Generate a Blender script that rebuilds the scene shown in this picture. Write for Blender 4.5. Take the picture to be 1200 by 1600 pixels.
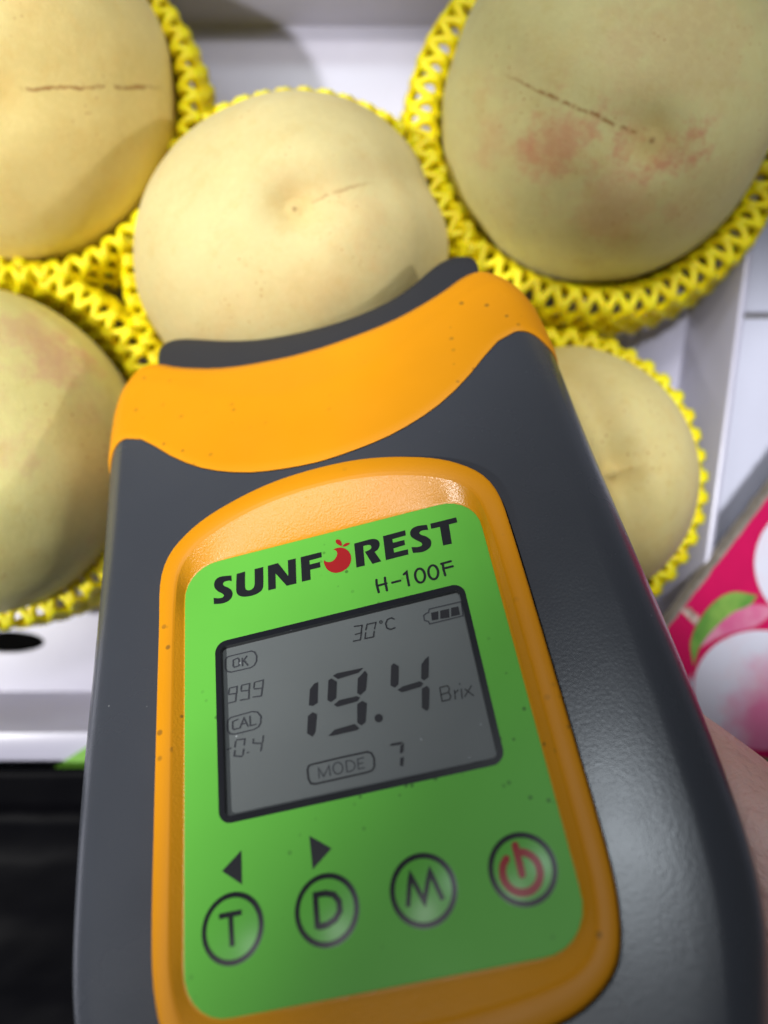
import bpy, bmesh, math, random
from mathutils import Vector, Matrix, noise as mnoise

random.seed(7)
MM = 0.001
scene = bpy.context.scene
COL = scene.collection
for o in list(bpy.data.objects):
    bpy.data.objects.remove(o, do_unlink=True)

# ------------------------------------------------------------------ camera
# every length below is written in millimetres; the tray floor is z = 0
CAM_H = 250.0          # camera height above the tray floor
FPX = 1200.0           # focal length in pixels of a 1200 x 1600 frame
cam_data = bpy.data.cameras.new('camera')
cam_data.sensor_fit = 'VERTICAL'
cam_data.sensor_height = 24.0
cam_data.sensor_width = 24.0
cam_data.lens = 24.0 * FPX / 1600.0
cam_data.clip_start = 0.005
cam_data.clip_end = 50
cam_data.dof.use_dof = True
cam_data.dof.focus_distance = 0.132
cam_data.dof.aperture_fstop = 6.0
cam = bpy.data.objects.new('camera', cam_data)
cam.location = (0, 0, CAM_H * MM)
COL.objects.link(cam)
scene.camera = cam

# ------------------------------------------------------------------ light
world = bpy.data.worlds.new('World')
scene.world = world
world.use_nodes = True
wb = world.node_tree.nodes['Background']
wb.inputs['Color'].default_value = (0.93, 0.95, 1.0, 1)
wb.inputs['Strength'].default_value = 0.07


def aim(o, frm, to):
    o.location = Vector(frm) * MM
    d = (Vector(to) - Vector(frm)).normalized()
    o.rotation_euler = d.to_track_quat('-Z', 'Y').to_euler()


def spot(name, frm, to, power, radius_mm, at_mm, blend, color):
    l = bpy.data.lights.new(name, 'SPOT')
    l.energy = power
    l.color = color
    l.spot_size = 2 * math.atan(at_mm / (Vector(to) - Vector(frm)).length)
    l.spot_blend = blend
    l.shadow_soft_size = radius_mm * MM
    o = bpy.data.objects.new(name, l)
    COL.objects.link(o)
    aim(o, frm, to)
    return o


def area(name, frm, to, power, sx, sy, color):
    l = bpy.data.lights.new(name, 'AREA')
    l.energy = power
    l.color = color
    l.shape = 'RECTANGLE'
    l.size, l.size_y = sx * MM, sy * MM
    o = bpy.data.objects.new(name, l)
    COL.objects.link(o)
    aim(o, frm, to)
    return o


# left key spot; cone edge added in place of an unseen phone's shadow
spot('key_spot', (-684, -80, 960), (-223, -19, 60), 48.0, 22, 219.5, 0.06, (1.0, 0.985, 0.95))
# second spot from the right
spot('side_downlight', (760, 60, 470), (-85, 70, 40), 6.0, 20, 105, 0.5, (1.0, 0.98, 0.95))
spot('right_fill', (0, 80, 800), (135, 12, 10), 21.0, 20, 74, 0.45, (0.96, 0.97, 1.0))  # added fill for the tiles and carton at right, no known lamp
# wide soft fill spot, added to brighten the peaches
spot('tray_fill', (10, 430, 900), (-15, 70, 40), 19.0, 70, 125, 0.6, (1.0, 0.97, 0.92))
# ceiling panels that mirror in the plastic
area('ceiling_panel', (-75, 800, 1010), (30, -30, 150), 1.7, 100, 140, (0.84, 0.93, 1.0))
area('far_ceiling_panel', (-455, 490, 1140), (0, 10, 120), 1.7, 240, 125, (0.95, 0.97, 1.0))

scene.view_settings.view_transform = 'Standard'
scene.view_settings.look = 'None'
scene.view_settings.exposure = 0.0
scene.view_settings.gamma = 1.0
scene.render.engine = 'CYCLES'
scene.cycles.use_denoising = True


# ------------------------------------------------------------------ helpers
def U(x, y, z):
    """the point at height z (mm) seen at x, y of the photograph"""
    d = CAM_H - z
    return Vector(((x - 600) / FPX * d, (800 - y) / FPX * d, z))


def ray(x, y):
    return Vector(((x - 600) / FPX, (800 - y) / FPX, -1.0)).normalized()


def link_mesh(name, bm, mat, parent=None, smooth=True, matrix=None):
    me = bpy.data.meshes.new(name)
    for v in bm.verts:
        v.co *= MM
    bm.normal_update()
    bm.to_mesh(me)
    bm.free()
    o = bpy.data.objects.new(name, me)
    COL.objects.link(o)
    if mat is not None:
        me.materials.append(mat)
    if smooth:
        for p in me.polygons:
            p.use_smooth = True
    if matrix is not None:
        o.matrix_world = matrix
    if parent is not None:
        o.parent = parent
    return o


def auto_smooth(o, deg=35):
    """mark edges sharper than deg as sharp"""
    me = o.data
    bm = bmesh.new()
    bm.from_mesh(me)
    a = math.radians(deg)
    for e in bm.edges:
        if len(e.link_faces) == 2 and e.calc_face_angle(0) > a:
            e.smooth = False
    bm.to_mesh(me)
    bm.free()


def tag(o, label, cat, group=None, kind=None):
    if label:
        o['label'] = label
    if cat:
        o['category'] = cat
    if group:
        o['group'] = group
    if kind:
        o['kind'] = kind
    return o


def lerp_table(tab, x):
    if x <= tab[0][0]:
        return tab[0][1]
    for (x0, y0), (x1, y1) in zip(tab, tab[1:]):
        if x <= x1:
            t = (x - x0) / (x1 - x0)
            return y0 + (y1 - y0) * t
    return tab[-1][1]


def spline_table(tab, x):
    """smooth (Catmull-Rom) table look-up"""
    n = len(tab)
    if x <= tab[0][0]:
        return tab[0][1]
    if x >= tab[-1][0]:
        return tab[-1][1]
    for i in range(n - 1):
        x0, y0 = tab[i]
        x1, y1 = tab[i + 1]
        if x0 <= x <= x1:
            def m(j):
                a, b = max(j - 1, 0), min(j + 1, n - 1)
                return (tab[b][1] - tab[a][1]) / (tab[b][0] - tab[a][0])
            h = x1 - x0
            t = (x - x0) / h
            return ((2 * t**3 - 3 * t**2 + 1) * y0 + (t**3 - 2 * t**2 + t) * h * m(i)
                    + (-2 * t**3 + 3 * t**2) * y1 + (t**3 - t**2) * h * m(i + 1))


# ------------------------------------------------------------------ materials
class NT:
    def __init__(self, name):
        self.m = bpy.data.materials.new(name)
        self.m.use_nodes = True
        self.t = self.m.node_tree
        self.b = self.t.nodes['Principled BSDF']
        self.out = self.t.nodes['Material Output']

    def n(self, kind, **kw):
        nd = self.t.nodes.new(kind)
        for k, v in kw.items():
            if k in nd.inputs:
                nd.inputs[k].default_value = v
            else:
                setattr(nd, k, v)
        return nd

    def l(self, a, b):
        self.t.links.new(a, b)

    def coords(self, scale=None):
        c = self.n('ShaderNodeTexCoord')
        return c.outputs['Object']

    def noise(self, scale, detail=3, rough=0.5, vec=None):
        nd = self.n('ShaderNodeTexNoise')
        nd.inputs['Scale'].default_value = scale
        nd.inputs['Detail'].default_value = detail
        nd.inputs['Roughness'].default_value = rough
        self.l(vec if vec is not None else self.coords(), nd.inputs['Vector'])
        return nd.outputs['Fac']

    def math(self, op, a, b=None, clamp=False):
        nd = self.n('ShaderNodeMath', operation=op)
        nd.use_clamp = clamp
        for i, v in enumerate((a, b)):
            if v is None:
                continue
            if isinstance(v, (int, float)):
                nd.inputs[i].default_value = v
            else:
                self.l(v, nd.inputs[i])
        return nd.outputs[0]

    def ramp(self, fac, p0, p1, invert=False):
        nd = self.n('ShaderNodeMapRange')
        nd.interpolation_type = 'SMOOTHSTEP'
        nd.inputs['From Min'].default_value = p0
        nd.inputs['From Max'].default_value = p1
        if invert:
            nd.inputs['To Min'].default_value = 1
            nd.inputs['To Max'].default_value = 0
        self.l(fac, nd.inputs['Value'])
        return nd.outputs['Result']

    def mix(self, fac, a, b):
        nd = self.n('ShaderNodeMix', data_type='RGBA')
        if isinstance(fac, (int, float)):
            nd.inputs[0].default_value = fac
        else:
            self.l(fac, nd.inputs[0])
        for i, v in ((6, a), (7, b)):
            if isinstance(v, tuple):
                nd.inputs[i].default_value = (*v, 1)
            else:
                self.l(v, nd.inputs[i])
        return nd.outputs[2]

    def bump(self, h, strength, dist):
        nd = self.n('ShaderNodeBump')
        nd.inputs['Strength'].default_value = strength
        nd.inputs['Distance'].default_value = dist
        self.l(h, nd.inputs['Height'])
        self.l(nd.outputs['Normal'], self.b.inputs['Normal'])
        return nd

    def set(self, **kw):
        for k, v in kw.items():
            k = k.replace('_', ' ')
            if isinstance(v, tuple) and len(v) == 3:
                v = (*v, 1) if k.endswith('Color') or k.endswith('Tint') else v
            if isinstance(v, bpy.types.NodeSocket):
                self.l(v, self.b.inputs[k])
            else:
                self.b.inputs[k].default_value = v
        return self


def specks(nt, base, dirt, scale, thr, amount=1.0):
    """scattered dirt dots over a base colour"""
    v = nt.n('ShaderNodeTexVoronoi', feature='F1')
    v.inputs['Scale'].default_value = scale
    nt.l(nt.coords(), v.inputs['Vector'])
    dots = nt.ramp(v.outputs['Distance'], thr * 0.5, thr, invert=True)
    patch = nt.ramp(nt.noise(scale * 0.13, 2), 0.48, 0.62)
    f = nt.math('MULTIPLY', nt.math('MULTIPLY', dots, patch), amount)
    return nt.mix(f, base, dirt)


def plastic(name, col, rough, grain_scale, grain, dirt=None, dirt_scale=260, dirt_thr=0.22, coat=0.0, amount=0.8):
    nt = NT(name)
    c = nt.mix(nt.ramp(nt.noise(35, 4), 0.3, 0.75), tuple(x * 0.93 for x in col), col)
    if dirt:
        c = specks(nt, c, dirt, dirt_scale, dirt_thr, amount)
    r = nt.n('ShaderNodeMapRange')
    nt.l(nt.noise(90, 4), r.inputs['Value'])
    r.inputs['To Min'].default_value = rough * 0.85
    r.inputs['To Max'].default_value = rough * 1.18
    nt.set(Base_Color=c, Roughness=r.outputs['Result'])
    nt.b.inputs['Coat Weight'].default_value = coat
    nt.b.inputs['Coat Roughness'].default_value = 0.055
    if grain:
        nt.bump(nt.noise(grain_scale, 2), grain, 0.00008)
    return nt.m


M = {}
M['grey'] = plastic('slate_plastic', (0.054, 0.060, 0.075), 0.26, 2200, 0.27, dirt=(0.35, 0.36, 0.38), dirt_scale=210, dirt_thr=0.035)
M['orange'] = plastic('orange_plastic', (0.80, 0.315, 0.001), 0.46, 2400, 0.10, dirt=(0.16, 0.08, 0.015), dirt_scale=300, dirt_thr=0.19, amount=0.7)
M['orange'].node_tree.nodes['Principled BSDF'].inputs['Specular IOR Level'].default_value = 0.35
M['orange_rough'] = plastic('orange_textured_plastic', (0.85, 0.345, 0.001), 0.30, 2600, 0.8, dirt=(0.16, 0.08, 0.015), dirt_scale=330, dirt_thr=0.12)
M['orange_rough'].node_tree.nodes['Principled BSDF'].inputs['Specular IOR Level'].default_value = 1.0
M['grey'].node_tree.nodes['Principled BSDF'].inputs['Specular IOR Level'].default_value = 0.75
M['rubber'] = plastic('black_rubber', (0.020, 0.022, 0.030), 0.62, 2000, 0.5, dirt=(0.11, 0.11, 0.12), dirt_scale=600, dirt_thr=0.1)
M['green'] = plastic('green_film', (0.150, 0.56, 0.070), 0.36, 1500, 0.06, dirt=(0.05, 0.16, 0.03), dirt_scale=420, dirt_thr=0.17, coat=0.0, amount=0.75)
M['green'].node_tree.nodes['Principled BSDF'].inputs['Specular IOR Level'].default_value = 0.22
M['ink'] = plastic('black_ink', (0.012, 0.013, 0.018), 0.35, 1500, 0.05)
M['red_ink'] = plastic('red_ink', (0.40, 0.012, 0.016), 0.36, 1500, 0.05)
M['lcd'] = plastic('grey_display', (0.150, 0.168, 0.172), 0.45, 2500, 0.1)
M['segment'] = plastic('display_segment', (0.008, 0.008, 0.014), 0.5, 1500, 0)
M['segment_faint'] = plastic('faint_display_segment', (0.040, 0.043, 0.055), 0.5, 1500, 0)
M['border'] = plastic('display_border_black', (0.010, 0.011, 0.016), 0.30, 1500, 0.05)
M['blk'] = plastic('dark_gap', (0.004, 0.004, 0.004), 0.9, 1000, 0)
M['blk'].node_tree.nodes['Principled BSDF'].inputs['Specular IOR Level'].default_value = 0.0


def window_mat():
    nt = NT('display_window_film')
    nt.t.nodes.remove(nt.b)
    tr = nt.n('ShaderNodeBsdfTransparent')
    gl = nt.n('ShaderNodeBsdfGlossy')
    gl.inputs['Roughness'].default_value = 0.055
    fr = nt.n('ShaderNodeFresnel')
    fr.inputs['IOR'].default_value = 1.45
    mx = nt.n('ShaderNodeMixShader')
    # dust and hairline marks scatter a little light
    df = nt.n('ShaderNodeBsdfDiffuse')
    df.inputs['Color'].default_value = (0.75, 0.8, 0.85, 1)
    v = nt.n('ShaderNodeTexVoronoi', feature='F1')
    v.inputs['Scale'].default_value = 420
    nt.l(nt.coords(), v.inputs['Vector'])
    d = nt.ramp(v.outputs['Distance'], 0.04, 0.09, invert=True)
    p = nt.ramp(nt.noise(140, 2), 0.5, 0.66)
    nt.l(fr.outputs[0], mx.inputs[0])
    nt.l(tr.outputs[0], mx.inputs[1])
    nt.l(gl.outputs[0], mx.inputs[2])
    m2 = nt.n('ShaderNodeMixShader')
    nt.l(nt.math('MULTIPLY', nt.math('MULTIPLY', d, p), 0.6), m2.inputs[0])
    nt.l(mx.outputs[0], m2.inputs[1])
    nt.l(df.outputs[0], m2.inputs[2])
    nt.l(m2.outputs[0], nt.out.inputs['Surface'])
    return nt.m


M['window'] = window_mat()


def net_mat():
    nt = NT('yellow_foam')
    c = nt.mix(nt.ramp(nt.noise(240, 3), 0.3, 0.7), (0.92, 0.74, 0.002), (0.99, 0.87, 0.006))
    nt.set(Base_Color=c, Roughness=0.5)
    nt.b.inputs['Subsurface Weight'].default_value = 0.45
    nt.b.inputs['Subsurface Radius'].default_value = (0.003, 0.002, 0.0005)
    nt.bump(nt.noise(900, 3), 0.5, 0.0003)
    return nt.m


M['net'] = net_mat()


def peach_mat(name, c0, c1, blush, blush_amt, scar, spots, seed, tipdark=0.85):
    """scar = (start, end, strength) along the suture in mm from the tip; spots = pink patches near the tip"""
    nt = NT(name)
    co = nt.coords()
    mp = nt.n('ShaderNodeMapping')
    mp.inputs['Location'].default_value = (seed, seed * 1.7, -seed)
    nt.l(co, mp.inputs['Vector'])
    sv = mp.outputs['Vector']
    sep = nt.n('ShaderNodeSeparateXYZ')
    nt.l(co, sep.inputs[0])
    X, Y, Z = sep.outputs
    c = nt.mix(nt.ramp(nt.noise(26, 4, 0.55, sv), 0.32, 0.68), c0, c1)
    # mottled warm bloom, then streaks of pink
    c = nt.mix(nt.math('MULTIPLY', nt.ramp(nt.noise(70, 5, 0.6, sv), 0.48, 0.72), 0.35), c, tuple(a * b for a, b in zip(c1, (1.0, 0.86, 0.72))))
    stre = nt.n('ShaderNodeMapping')
    stre.inputs['Scale'].default_value = (1, 1, 0.35)
    nt.l(sv, stre.inputs['Vector'])
    b1 = nt.ramp(nt.noise(34, 5, 0.62, stre.outputs['Vector']), 0.50, 0.72)
    c = nt.mix(nt.math('MULTIPLY', b1, blush_amt), c, blush)
    # pink patches with their own place on the skin
    for (sx, sy, sz, sr, amt) in spots:
        d = nt.n('ShaderNodeVectorMath', operation='DISTANCE')
        nt.l(co, d.inputs[0])
        d.inputs[1].default_value = (sx * MM, sy * MM, sz * MM)
        dn = nt.math('ADD', d.outputs['Value'], nt.math('MULTIPLY', nt.math('SUBTRACT', nt.noise(120, 6, 0.68, stre.outputs['Vector']), 0.5), sr * MM * 3.6))
        c = nt.mix(nt.math('MULTIPLY', nt.ramp(dn, sr * MM * 0.1, sr * MM * 1.05, invert=True), amt), c, blush)
    # fine bloom and down
    c = nt.mix(nt.math('MULTIPLY', nt.ramp(nt.noise(520, 4, 0.7, sv), 0.42, 0.68), 0.20), c, tuple(min(1.0, a * 1.12) for a in c1))
    c = nt.mix(nt.math('MULTIPLY', nt.ramp(nt.noise(170, 5, 0.7, sv), 0.50, 0.70), 0.30), c, tuple(a * b for a, b in zip(c0, (0.98, 0.84, 0.66))))
    # lenticels
    v = nt.n('ShaderNodeTexVoronoi', feature='F1')
    v.inputs['Scale'].default_value = 480
    nt.l(sv, v.inputs['Vector'])
    dots = nt.ramp(v.outputs['Distance'], 0.08, 0.20, invert=True)
    dm = nt.math('MULTIPLY', dots, nt.ramp(nt.noise(48, 3, 0.5, sv), 0.46, 0.64))
    c = nt.mix(nt.math('MULTIPLY', dm, 0.62), c, (0.46, 0.22, 0.07))
    # brown corky line along the suture
    s0, s1, amt = scar
    if amt > 0:
        wob = nt.math('MULTIPLY', nt.math('SUBTRACT', nt.noise(210, 3, 0.6, sv), 0.5), 0.0022)
        w = nt.math('ABSOLUTE', nt.math('ADD', Y, wob))
        line = nt.ramp(nt.math('ADD', w, nt.math('MULTIPLY', nt.noise(330, 4, 0.7, sv), 0.0007)), 0.00015, 0.0011, invert=True)
        along = nt.math('MULTIPLY', nt.ramp(X, s0 * MM, (s0 + 2) * MM), nt.ramp(X, (s1 - 8) * MM, s1 * MM, invert=True))
        brk = nt.ramp(nt.noise(420, 2, 0.5, sv), 0.36, 0.52)
        front = nt.ramp(Z, 0.0, 0.004)
        f = nt.math('MULTIPLY', nt.math('MULTIPLY', line, along), nt.math('MULTIPLY', brk, front))
        c = nt.mix(nt.math('MULTIPLY', f, amt), c, (0.32, 0.13, 0.025))
    # the dry point at the tip
    rr = nt.math('SQRT', nt.math('ADD', nt.math('MULTIPLY', X, X), nt.math('MULTIPLY', Y, Y)))
    tip = nt.math('MULTIPLY', nt.ramp(nt.math('ADD', rr, nt.math('MULTIPLY', nt.noise(600, 3, 0.6, sv), 0.0012)), 0.0005, 0.0017, invert=True), nt.ramp(Z, 0.0, 0.01))
    c = nt.mix(nt.math('MULTIPLY', tip, tipdark), c, (0.12, 0.05, 0.03))
    tip2 = nt.math('MULTIPLY', nt.ramp(rr, 0.001, 0.008, invert=True), nt.ramp(Z, 0.0, 0.01))
    c = nt.mix(nt.math('MULTIPLY', tip2, 0.3), c, (0.70, 0.43, 0.10))
    nt.set(Base_Color=c, Roughness=0.66)
    nt.b.inputs['Specular IOR Level'].default_value = 0.3
    nt.b.inputs['Subsurface Weight'].default_value = 0.18
    nt.b.inputs['Subsurface Radius'].default_value = (0.006, 0.004, 0.0015)
    nt.b.inputs['Sheen Weight'].default_value = 0.08
    nt.b.inputs['Sheen Roughness'].default_value = 0.4
    nt.bump(nt.noise(1300, 4, 0.7, sv), 0.45, 0.0003)
    return nt.m


def coated(name, col, rough, var=0.05, bump=0.06, scale=60):
    nt = NT(name)
    c = nt.mix(nt.ramp(nt.noise(scale, 5), 0.3, 0.75), tuple(x * (1 - var) for x in col), col)
    nt.set(Base_Color=c, Roughness=rough)
    nt.bump(nt.noise(25, 3), bump, 0.002)
    return nt.m


M['tray'] = coated('white_coated_board', (0.53, 0.52, 0.65), 0.28)
M['tile'] = coated('white_glazed_tile', (0.72, 0.73, 0.86), 0.16, 0.03, 0.03)
M['grout'] = coated('dark_grout', (0.13, 0.115, 0.10), 0.85)
M['black_plastic'] = coated('black_polythene', (0.003, 0.003, 0.0045), 0.55, 0.2, 0.25)
M['black_plastic'].node_tree.nodes['Principled BSDF'].inputs['Specular IOR Level'].default_value = 0.055
M['green_card'] = coated('green_card', (0.16, 0.42, 0.03), 0.5)
M['board'] = coated('grey_corrugated_board', (0.34, 0.30, 0.26), 0.85, 0.3, 0.2, 300)
M['magenta'] = coated('magenta_print', (0.68, 0.006, 0.11), 0.38, 0.12)


def print_mat(name, stops, scale=60, rough=0.38):
    """two-tone blotchy print"""
    nt = NT(name)
    c = nt.mix(nt.ramp(nt.noise(scale, 5, 0.6), 0.35, 0.62), stops[0], stops[1])
    nt.set(Base_Color=c, Roughness=rough)
    return nt.m


M['leaf_print'] = print_mat('leaf_print', ((0.10, 0.30, 0.05), (0.30, 0.52, 0.10)), 45)
M['leaf_dark_print'] = print_mat('dark_leaf_print', ((0.02, 0.13, 0.09), (0.10, 0.33, 0.12)), 60)
M['twig_print'] = print_mat('twig_print', ((0.20, 0.09, 0.06), (0.75, 0.62, 0.55)), 300)


def peach_print_mat(name, centre, r, flip):
    """printed fruit: pale edge, pink flush on one side"""
    nt = NT(name)
    co = nt.coords()
    d = nt.n('ShaderNodeVectorMath', operation='DISTANCE')
    nt.l(co, d.inputs[0])
    d.inputs[1].default_value = tuple(x * MM for x in centre)
    dn = nt.math('ADD', d.outputs['Value'], nt.math('MULTIPLY', nt.math('SUBTRACT', nt.noise(120, 5, 0.65), 0.5), r * MM * 0.8))
    f = nt.ramp(dn, r * MM * 0.35, r * MM * 1.05, invert=True)
    c = nt.mix(f, (0.80, 0.80, 0.92), (0.84, 0.22, 0.42))
    c = nt.mix(nt.math('MULTIPLY', nt.ramp(nt.noise(90, 5, 0.65), 0.45, 0.7), 0.45), c, (0.86, 0.62, 0.70))
    nt.set(Base_Color=c, Roughness=0.38)
    return nt.m


# ------------------------------------------------------------------ the setting: tiles and tray
def box_bm(bm, x0, x1, y0, y1, z0, z1):
    vs = [bm.verts.new((x, y, z)) for z in (z0, z1) for y in (y0, y1) for x in (x0, x1)]
    for f in ((0, 2, 3, 1), (4, 5, 7, 6), (0, 1, 5, 4), (2, 6, 7, 3), (0, 4, 6, 2), (1, 3, 7, 5)):
        bm.faces.new([vs[i] for i in f])


def bevel(bm, w, seg=2):
    bmesh.ops.bevel(bm, geom=list(bm.edges), offset=w, segments=seg, profile=0.5, affect='EDGES')


TILE_Z = -3.2
bm = bmesh.new()
box_bm(bm, -750, 750, -750, 750, TILE_Z - 12, TILE_Z - 1.2)
floor = link_mesh('floor', bm, M['grout'], smooth=False)
tag(floor, 'white tiled floor with dark grout under the fruit tray', None, kind='structure')
bm = bmesh.new()
box_bm(bm, -149.2, 149.2, -149.2, 149.2, -7, 0)
bevel(bm, 0.8)
tile_src = link_mesh('tile', bm, M['tile'], parent=floor, smooth=False)
JX, JY = 95.0, 64.9            # where the grout lines cross
first = True
for i in range(-2, 2):
    for j in range(-2, 2):
        t = tile_src if first else tile_src.copy()
        if not first:
            COL.objects.link(t)
            t.parent = floor
        first = False
        t.location = Vector((JX + 150 + 300 * i, JY + 150 + 300 * j, TILE_Z)) * MM

# white fruit tray: floor with a vent hole, four walls with folded rims
RIM = 28.0
tray = bpy.data.objects.new('fruit_tray', None)
COL.objects.link(tray)
tray.location = (0, 0, 0)
tag(tray, 'shallow white coated board tray holding the peaches', 'tray')
FL = Vector((-178, -58.5))
NR0 = Vector((82.0, -58.5))      # floor corner near right
FR0 = Vector((112.0, 158.0))     # floor corner far right
FL0 = Vector((-178, 158.0))
hc, hrx, hry = U(12, 1003, 0), 12.0, 3.6
bm = bmesh.new()
outer = [FL, NR0, FR0, FL0]
ov = [bm.verts.new((p.x, p.y, 0)) for p in outer]
hv = [bm.verts.new((hc.x + hrx * math.cos(a * math.tau / 32), hc.y + hry * math.sin(a * math.tau / 32), 0)) for a in range(32)]
es = [bm.edges.new((ov[i], ov[(i + 1) % 4])) for i in range(4)] + [bm.edges.new((hv[i], hv[(i + 1) % 32])) for i in range(32)]
bmesh.ops.triangle_fill(bm, use_beauty=True, edges=es)
for f in list(bm.faces):
    c = f.calc_center_median()
    if ((c.x - hc.x) / hrx) ** 2 + ((c.y - hc.y) / hry) ** 2 < 0.97:
        bm.faces.remove(f)
ret = bmesh.ops.extrude_face_region(bm, geom=list(bm.faces))
for g in ret['geom']:
    if isinstance(g, bmesh.types.BMVert):
        g.co.z -= 2.4
bmesh.ops.recalc_face_normals(bm, faces=bm.faces)
link_mesh('tray_floor', bm, M['tray'], tray, smooth=False)
# black sheet added below the vent hole, standing in for the shade there
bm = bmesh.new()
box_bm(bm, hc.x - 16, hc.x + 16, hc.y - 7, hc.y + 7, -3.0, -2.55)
link_mesh('vent_shade', bm, M['blk'], tray, smooth=False)


def wall(a, b, out, rim, slope, name='tray_wall'):
    """a wall from floor corner a to b; out = outward unit vector, slope leans it outwards, rim = folded width"""
    prof = [(0, 0), (slope, RIM - 1.2), (slope + 0.5, RIM - 0.2), (slope + 1.4, RIM), (slope + rim - 1.4, RIM), (slope + rim - 0.3, RIM - 0.5),
            (slope + rim, RIM - 1.6), (rim * 0.9 + slope, 0), (rim * 0.9 + slope, -2.4), (0, -2.4)]
    bm = bmesh.new()
    n = 14
    rows = []
    for i in range(n + 1):
        t = i / n
        p = a.lerp(b, t)
        wob = 0.35 * math.sin(7 * t + a.x)
        rows.append([bm.verts.new((p.x + out.x * (o_ + (wob if z > 5 else 0)), p.y + out.y * (o_ + (wob if z > 5 else 0)), z)) for o_, z in prof])
    m_ = len(prof)
    for r0, r1 in zip(rows, rows[1:]):
        for k in range(m_):
            bm.faces.new((r0[k], r1[k], r1[(k + 1) % m_], r0[(k + 1) % m_]))
    bm.faces.new(rows[0][::-1])
    bm.faces.new(rows[-1])
    bmesh.ops.recalc_face_normals(bm, faces=bm.faces)
    o = link_mesh(name, bm, M['tray'], tray)
    auto_smooth(o, 40)


wall(Vector((-187, -58.5)), Vector((86, -58.5)), Vector((0, -1)), 9.2, 5.0)
d = (FR0 - NR0).normalized()
wall(NR0 - d * 6, FR0 + d * 4, Vector((d.y, -d.x)), 2.6, 4.0)
wall(FL0 + Vector((-6, 0)), FR0 + Vector((4, 0)), Vector((0, 1)), 6.0, 4.0)
wall(FL + Vector((0, -4)), FL0 + Vector((0, 4)), Vector((-1, 0)), 4.0, 4.0)


# ------------------------------------------------------------------ peaches
def hit(px, c, r):
    """where the view ray through pixel px meets the sphere c, r"""
    o = Vector((0, 0, CAM_H))
    d_ = ray(*px)
    oc = o - c
    b = oc.dot(d_)
    q = b * b - (oc.dot(oc) - r * r)
    if q < 0:
        return o + d_ * (-b)
    return o + d_ * (-b - math.sqrt(q))


def peach_bm(r, seed, tipdip, groove, squash, both=False, dents=()):
    bm = bmesh.new()
    nu, nv = 112, 80
    rows = []
    for j in range(nv + 1):
        th = math.pi * j / nv
        row = []
        for i in range(nu):
            ph = math.tau * i / nu
            if j in (0, nv) and i:
                row.append(row[0])
                continue
            # angular distance from the suture (half plane +X)
            pw = min(ph, math.tau - ph)
            taper = math.sin(th) ** 0.4 if th < 2.2 else math.sin(th) ** 0.4 * max(0, (math.pi - th) / 0.95)
            if both and pw > math.pi / 2:
                pw = math.pi - pw
            arc = pw * math.sin(th)
            k = 1 - groove * math.exp(-(arc / 0.16) ** 2) * (0.35 + 0.65 * math.exp(-(th / 0.55) ** 2)) * taper
            k -= 0.010 * math.cos(ph - 2.4) * math.sin(th) ** 2
            k -= tipdip * math.exp(-(th / 0.20) ** 2)
            k -= 0.10 * math.exp(-((math.pi - th) / 0.35) ** 2)
            nx, ny, nz = math.sin(th) * math.cos(ph), math.sin(th) * math.sin(ph), math.cos(th)
            k += 0.020 * mnoise.noise(Vector((nx * 1.4 + seed, ny * 1.4, nz * 1.4)))
            k += 0.006 * mnoise.noise(Vector((nx * 4 + seed, ny * 4, nz * 4)))
            for dv, depth, wid in dents:
                k -= depth * math.exp(-(math.acos(max(-1, min(1, dv.x * nx + dv.y * ny + dv.z * nz))) / wid) ** 2)
            row.append(bm.verts.new((nx * r * k, ny * r * k, nz * r * k * squash)))
        rows.append(row)
    for j in range(nv):
        for i in range(nu):
            a, b, c, d_ = rows[j][i], rows[j][(i + 1) % nu], rows[j + 1][(i + 1) % nu], rows[j + 1][i]
            if j == 0:
                bm.faces.new((a, d_, c))
            elif j == nv - 1:
                bm.faces.new((a, d_, b))
            else:
                bm.faces.new((a, d_, c, b))
    return bm


def add_peach(label, centre_px, r, z, tip_px, suture_px, mat, spots, seed, tipdip=0.05, groove=0.04, squash=0.97, flat_y=1.0, both=False, dents=()):
    c = U(centre_px[0], centre_px[1], z)
    tip = (hit(tip_px, c, r) - c).normalized()
    su = (hit(suture_px, c, r) - c).normalized()
    su = (su - tip * su.dot(tip)).normalized()
    yv = tip.cross(su)
    mw = Matrix((su, yv, tip)).transposed().to_4x4()
    mw = Matrix.Diagonal((1, flat_y, 1, 1)) @ mw
    mw.translation = c * MM
    inv = Matrix((su, yv, tip))
    loc_spots = [(*(inv @ (hit(p, c, r) - c)), rad, amt) for p, rad, amt in spots]
    o = link_mesh('peach', peach_bm(r, seed, tipdip, groove, squash, both, [((inv @ (hit(p, c, r) - c)).normalized(), dp, wd) for p, dp, wd in dents]), peach_mat(*mat[:6], loc_spots, *mat[6:]), matrix=mw)
    tag(o, label, 'peach', 'peaches in the white tray')
    return c


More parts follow.
